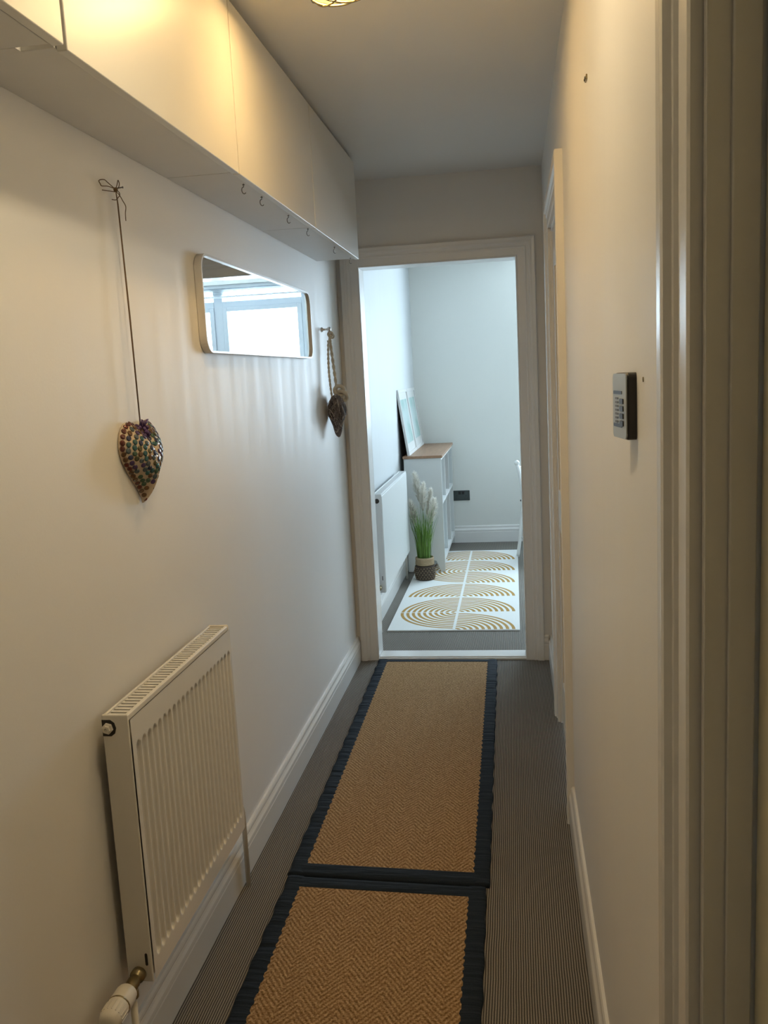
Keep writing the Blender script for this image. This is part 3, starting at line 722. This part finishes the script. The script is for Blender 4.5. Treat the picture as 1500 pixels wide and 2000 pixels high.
# ------------------------------------------------------------------ sisal mats with navy binding
def mat_thing(name, label, c00, c10, c11, c01, inL, inR, inN, inF, z=.010):
    """corners near-left, near-right, far-right, far-left and binding widths"""
    c00, c10, c11, c01 = [Vector((*c, 0)) for c in (c00, c10, c11, c01)]
    t = thing(name, label, 'mat', tuple((c00+c10)/2), 'sisal runner mats in the hallway')
    W_, L_ = (c10-c00).length, (c01-c00).length
    def P(u, v, h): return (c00*(1-u)+c10*u)*(1-v)+(c01*(1-u)+c11*u)*v+Vector((0, 0, h))
    u0, u1, v0, v1 = inL/W_, 1-inR/W_, inN/L_, 1-inF/L_
    b = B(); nu, nv = 60, int(L_/.011)
    top_ = {}
    for i in range(nv+1):
        for j in range(nu+1):
            u, v = u0-.006+(u1-u0+.012)*j/nu, v0-.003+(v1-v0+.006)*i/nv
            b.v.append(P(u, v, z+.0008))
    for i in range(nv):
        for j in range(nu): b.f.append((i*(nu+1)+j, i*(nu+1)+j+1, (i+1)*(nu+1)+j+1, (i+1)*(nu+1)+j))
    obj('weave', b, 'sisal', t)
    def strip(nm, f0, f1, n_, wav):
        """f0/f1: functions of s giving outer and inner uv; a padded, creased cloth band"""
        bb = B(); prof = [(0, 0), (0, .6), (.06, 1.0), (.3, 1.12), (.7, 1.12), (.93, 1.02), (1.0, .85), (1.0, .3)]
        m_ = len(prof)
        for i in range(n_+1):
            s__ = i/n_; o_, i_ = f0(s__), f1(s__)
            rip = wav*(.5*math.sin(s__*n_*1.1+math.sin(i*.37)*2)+.5*math.sin(i*.61+1.3*math.sin(i*.11)))
            for k_, h in prof:
                e = rip*math.sin(math.pi*min(1, k_*1.15)) if h > .7 else 0
                uu = o_[0]*(1-k_)+i_[0]*k_; vv = o_[1]*(1-k_)+i_[1]*k_
                jut = (.0035*math.sin(i*1.9+2*math.sin(i*.23)) if k_ > .9 else .002*math.sin(i*.5))/W_ if wav > .0005 else 0
                bb.v.append(P(uu+(jut if abs(o_[0]-i_[0]) > 1e-6 and abs(o_[1]-i_[1]) < .2 and wav else 0), vv, max(0, z*h+e+.0012*(h > .2))))
        for i in range(n_):
            for k_ in range(m_-1): bb.f.append((i*m_+k_, i*m_+k_+1, (i+1)*m_+k_+1, (i+1)*m_+k_))
        bb.f.append(tuple(range(m_))); bb.f.append(tuple(n_*m_+k_ for k_ in range(m_)))
        obj(nm, bb, 'navy', t, smooth=True)
    nl = int(L_/.010)
    strip('binding', lambda s: (0, s), lambda s: (u0, s), nl, .0032)
    strip('binding', lambda s: (1, s), lambda s: (u1, s), nl, .0008)
    strip('binding', lambda s: (u0*.2+s*(1-u0*.4), 0), lambda s: (u0*.2+s*(1-u0*.4), v0), 60, .0008)
    strip('binding', lambda s: (u0*.2+s*(1-u0*.4), 1), lambda s: (u0*.2+s*(1-u0*.4), v1), 60, .0008)
    return t
mat_thing('runner_mat', 'herringbone sisal mat with navy binding reaching the end doorway', (-.712, 2.370), (-.108, 2.344), (-.121, 4.362), (-.735, 4.368), .050, .050, .062, .040)
mat_thing('runner_mat', 'herringbone sisal mat with navy binding lying in front of the radiator', (-.690, .360), (-.100, .370), (-.116, 2.334), (-.706, 2.358), .050, .052, .060, .056)

# ------------------------------------------------------------------ printed rug in the room
rg_ = tag(obj('area_rug', B().box(-.387, .377, 0, 2.28, 0, .009), 'archrug', bevel=.003), 'cream rug printed with ochre rainbow arcs on the room carpet', 'rug')
rg_.location = (-.380, 4.897, 0.0005)

# ------------------------------------------------------------------ shelf unit, frames, books
SX0, SX1, SY0, SY1, SZ = -.815, -.540, 6.410, 7.545, .880
sh = thing('shelf_unit', 'white open cube shelf unit with a brown wooden top', 'shelf', (SX0, (SY0+SY1)/2, 0))
obj('top_board', B().box(SX0-.006, SX1+.010, SY0-.012, SY1+.012, SZ-.020, SZ), 'wood', sh, bevel=.003)
for a in (SY0, SY1-.018):
    x0, x1 = SX0, SX1
    poly = [(x0, 0.010), (x0+.035, 0.010), (x0+.065, .095), (x1-.065, .095), (x1-.030, 0.010), (x1, 0.010), (x1, SZ-.02), (x0, SZ-.02)]
    obj('side_panel', B().prism(poly, 'y', a, a+.018), 'shelfw', sh)
obj('back_panel', B().box(SX0, SX0+.006, SY0+.018, SY1-.018, .10, SZ-.02), 'shelfw', sh)
for z in (.095, .515, SZ-.040): obj('shelf_board', B().box(SX0+.006, SX1-.001, SY0+.018, SY1-.018, z, z+.018), 'shelfw', sh, bevel=.001)
for k_ in (1, 2):
    y = SY0+(SY1-SY0)*k_/3
    for z0, z1 in ((.113, .515), (.533, SZ-.04)): obj('divider', B().box(SX0+.006, SX1-.004, y-.008, y+.008, z0, z1), 'shelfw', sh, bevel=.001)
obj('foot_rail', B().box(SX1-.016, SX1-.002, SY0+.018, SY1-.018, .078, .096), 'shelfw', sh, bevel=.001)
BK = [(6.47, .05, .533, .27, 'book_c', 'pale grey ring binder standing in the upper shelf'), (6.90, .07, .533, .27, 'book_a', 'dusty pink box file standing in the upper shelf'), (6.975, .05, .533, .25, 'book_b', 'dark brown folder standing in the upper shelf'),
      (7.28, .06, .533, .26, 'book_d', 'pale blue folder standing in the upper shelf'), (6.62, .07, .113, .30, 'book_d', 'pale blue box file in the lower shelf'), (6.95, .06, .113, .28, 'book_b', 'dark brown box file in the lower shelf')]
for y, wd, z, h, m_, lab in BK:
    t = thing('box_file', lab, 'file', (-.62, y, z), 'files on the white shelf unit')
    obj('cover', B().box(-.775, -.565, y, y+wd, z, z+h), m_, t, bevel=.003)
    obj('spine_label', B().box(-.565, -.5642, y+wd*.2, y+wd*.8, z+h*.55, z+h*.8), 'frame', t)
for k_, (y0, y1, lab) in enumerate(((6.435, 6.960, 'white framed pastel teal print leaning nearest the radiator'), (6.975, 7.500, 'white framed pastel print leaning in the room corner'))):
    fr_ = thing('picture_frame', lab, 'picture', (-.768, (y0+y1)/2, SZ), 'framed prints leaning on the shelf')
    L = .488; ang = math.atan2(.066, L)
    A = Vector((-.770, 0, SZ+.001)); U = Vector((-math.sin(ang), 0, math.cos(ang))); Nn = Vector((math.cos(ang), 0, math.sin(ang)))
    def fb(v0, v1, a, b__, d0, d1):
        bb = B(); pts = []
        for d_ in (d0, d1):
            for (vv, yy) in ((v0, a), (v0, b__), (v1, b__), (v1, a)): pts.append(A+U*vv+Nn*d_+Vector((0, yy, 0)))
        return bb.add(pts, [(0, 1, 2, 3), (4, 5, 6, 7), (0, 1, 5, 4), (1, 2, 6, 5), (2, 3, 7, 6), (3, 0, 4, 7)])
    for v0, v1, a, b__ in ((0, .022, y0, y1), (L-.022, L, y0, y1), (.022, L-.022, y0, y0+.022), (.022, L-.022, y1-.022, y1)):
        obj('frame_rail', fb(v0, v1, a, b__, -.018, 0), 'frame', fr_, bevel=.0015)
    obj('mount', fb(.02, L-.02, y0+.02, y1-.02, -.014, -.008), 'frame', fr_)
    obj('print', fb(.085, L-.075, y0+.085, y1-.085, -.0085, -.0070), 'print', fr_)
    obj('backing', fb(.004, L-.004, y0+.004, y1-.004, -.0185, -.0145), 'hole', fr_)

# ------------------------------------------------------------------ pampas plant in basket
PX, PY = -.667, 6.18
pt = thing('potted_pampas', 'pampas grass with cream plumes in a woven basket pot', 'plant', (PX, PY, .0095))
zb0 = .0095
obj('basket_rim', B().lathe([(.066, .108), (.069, .112), (.068, .128), (.066, .140), (.068, .150), (.065, .163), (.060, .163), (.058, .110)], (PX, PY, zb0), n=28), 'basket_top', pt, smooth=True)
prof = [(.060, 0)]
for k_ in range(7):
    z_ = .008+.0148*k_; rr = .066+.010*math.sin(math.pi*(k_+.5)/8)
    prof += [(rr-.003, z_-.006), (rr+.001, z_-.003), (rr+.001, z_+.003), (rr-.003, z_+.006)]
obj('basket_body', B().lathe(prof, (PX, PY, zb0), n=28), 'basket', pt, smooth=True)
sb = B()
for k_ in range(1, 7):
    z_ = zb0+.008+.0148*k_-.0074; rr = .0655+.010*math.sin(math.pi*k_/8)
    for j in range(20):
        a = 2*math.pi*(j+.5*(k_ % 2))/20; sb.ball((PX+rr*math.cos(a), PY+rr*math.sin(a), z_), .0052, 6, 4, (1, 1, .45))
o = obj('stitching', sb, 'stitch', pt, smooth=True); o['kind'] = 'stuff'
ha = [Vector((PX+.074+.012*math.sin(t_), PY-.018+.036*t_/math.pi, zb0+.090+.018*math.sin(t_))) for t_ in [math.pi*s__/8 for s__ in range(9)]]
obj('handle', B().tube(ha, .005, 6), 'basket', pt, smooth=True)
obj('soil', B().lathe([(.058, .135), (.058, .142)], (PX, PY, zb0), n=20), 'twig_d', pt)
gb = B()
for k_ in range(190):
    a = random.uniform(0, 2*math.pi); r0 = .050*math.sqrt(random.random()); L = random.uniform(.22, .47); sp2 = random.uniform(.02, .11)*(L/.4)
    p0 = Vector((PX+r0*math.cos(a), PY+r0*math.sin(a), zb0+.14)); a2 = a+random.uniform(-.6, .6)
    dr = Vector((math.cos(a2), math.sin(a2), 0)); sd = Vector((-math.sin(a2+random.uniform(-1, 1)), math.cos(a2), 0))*random.uniform(.0016, .003)
    o_ = len(gb.v); ns = 6
    for i in range(ns+1):
        t_ = i/ns; q_ = p0+dr*sp2*t_**1.8+Vector((0, 0, L*t_*(1-.08*t_))); wd = sd*(1-t_**2*.95)
        q_.x = max(q_.x, XL+.09); q_.y = min(q_.y, SY0-.004)
        gb.v += [q_-wd, q_+wd]
    for i in range(ns): gb.f.append((o_+2*i, o_+2*i+1, o_+2*i+3, o_+2*i+2))
o = obj('grass_blades', gb, 'grass', pt); o['kind'] = 'stuff'
for (bx_, by_, bz, tx, ty, tz, rad_) in ((-.725, 6.165, .40, -.752, 6.150, .575, .050), (-.665, 6.19, .50, -.655, 6.20, .690, .040), (-.615, 6.19, .40, -.580, 6.20, .580, .042), (-.690, 6.23, .56, -.722, 6.24, .765, .042), (-.64, 6.25, .45, -.610, 6.26, .64, .034)):
    p0, p1 = Vector((bx_, by_, bz)), Vector((tx, ty, tz)); pb = B()
    for k_ in range(900):
        t_ = random.random()**.9; c_ = p0.lerp(p1, t_); a = random.uniform(0, 2*math.pi)
        rr = rad_*math.sin(math.pi*(.08+.84*t_))**.7*random.uniform(.6, 1.15)
        d_ = Vector((math.cos(a)*rr, math.sin(a)*rr, random.uniform(.002, .035))); s__ = Vector((-math.sin(a), math.cos(a), 0))*.0030
        e_ = c_+d_
        e_.y = min(e_.y, SY0-.004); e_.x = max(e_.x, XL+.089)
        o_ = len(pb.v); pb.v += [c_-s__, c_+s__, e_+s__*.3, e_-s__*.3]; pb.f.append((o_, o_+1, o_+2, o_+3))
    pl_ = obj('plume', pb, 'plume', pt)
    st0 = Vector((PX+(bx_-PX)*.3, PY+(by_-PY)*.3, zb0+.14)); obj('stem', B().tube([st0, st0.lerp(p0, .5)+Vector((0, 0, .02)), p0, p1], .0014, 5), 'grass', pt)

# ------------------------------------------------------------------ socket and chair in the room
so = thing('wall_socket', 'black double power socket above the far skirting', 'socket', (-.474, FY, .415))
obj('plate', B().box(-.545, -.402, FY-.008, FY, .370, .458), 'socket', so, bevel=.002)
for x in (-.512, -.435):
    for dx, dz, w_, h_ in ((0, .012, .004, .008), (-.011, -.012, .006, .004), (.011, -.012, .006, .004)):
        obj('pin_hole', B().box(x+dx-w_/2, x+dx+w_/2, FY-.0086, FY-.006, .402+dz-h_/2, .402+dz+h_/2), 'black', so)
for x in (-.488, -.459): obj('rocker_switch', B().box(x-.011, x+.011, FY-.011, FY-.006, .424, .450), 'black', so, bevel=.002)

ch = thing('dining_chair', 'white painted wooden chair at the edge of the printed rug', 'chair', (.290, 6.98, .001), rz=math.radians(-28))
# local frame: back towards -x, seat 0.40 wide (y) x 0.38 deep (x)
def ctube(nm, pts, r_, n=10): return obj(nm, B().tube(smooth_pts([Vector(q_) for q_ in pts], 4), r_, n), 'chair', ch, smooth=True, local=True)
for s__ in (-1, 1):
    y = .17*s__
    ctube('back_post', [(-.235, y*1.08, .0), (-.215, y*1.03, .16), (-.185, y, .44), (-.195, y, .60), (-.225, y, .735)], .014)
    obj('finial', B().ball((-.228, y, .748), .021, 12, 8), 'chair', ch, smooth=True, local=True)
    obj('bolt', B().ball((-.200, y, .452), .0085, 8, 6), 'black', ch, smooth=True, local=True)
    ctube('leg', [(.175, y*1.05, .0), (.165, y, .2), (.155, y*.95, .43)], .015)
    ctube('side_stretcher', [(-.215, y*1.02, .16), (.166, y, .16)], .009)
ctube('stretcher', [(-.02, -.172, .16), (-.02, .172, .16)], .009)
obj('seat', B().prism(rrect(-.19, .19, -.205, .205, .05), 'z', .43, .455), 'chair', ch, local=True, bevel=.005)
for z in (.55, .62, .70): obj('back_slat', B().box(-.212-(z-.55)*.1, -.198-(z-.55)*.1, -.165, .165, z-.018, z+.018), 'chair', ch, local=True, bevel=.004)
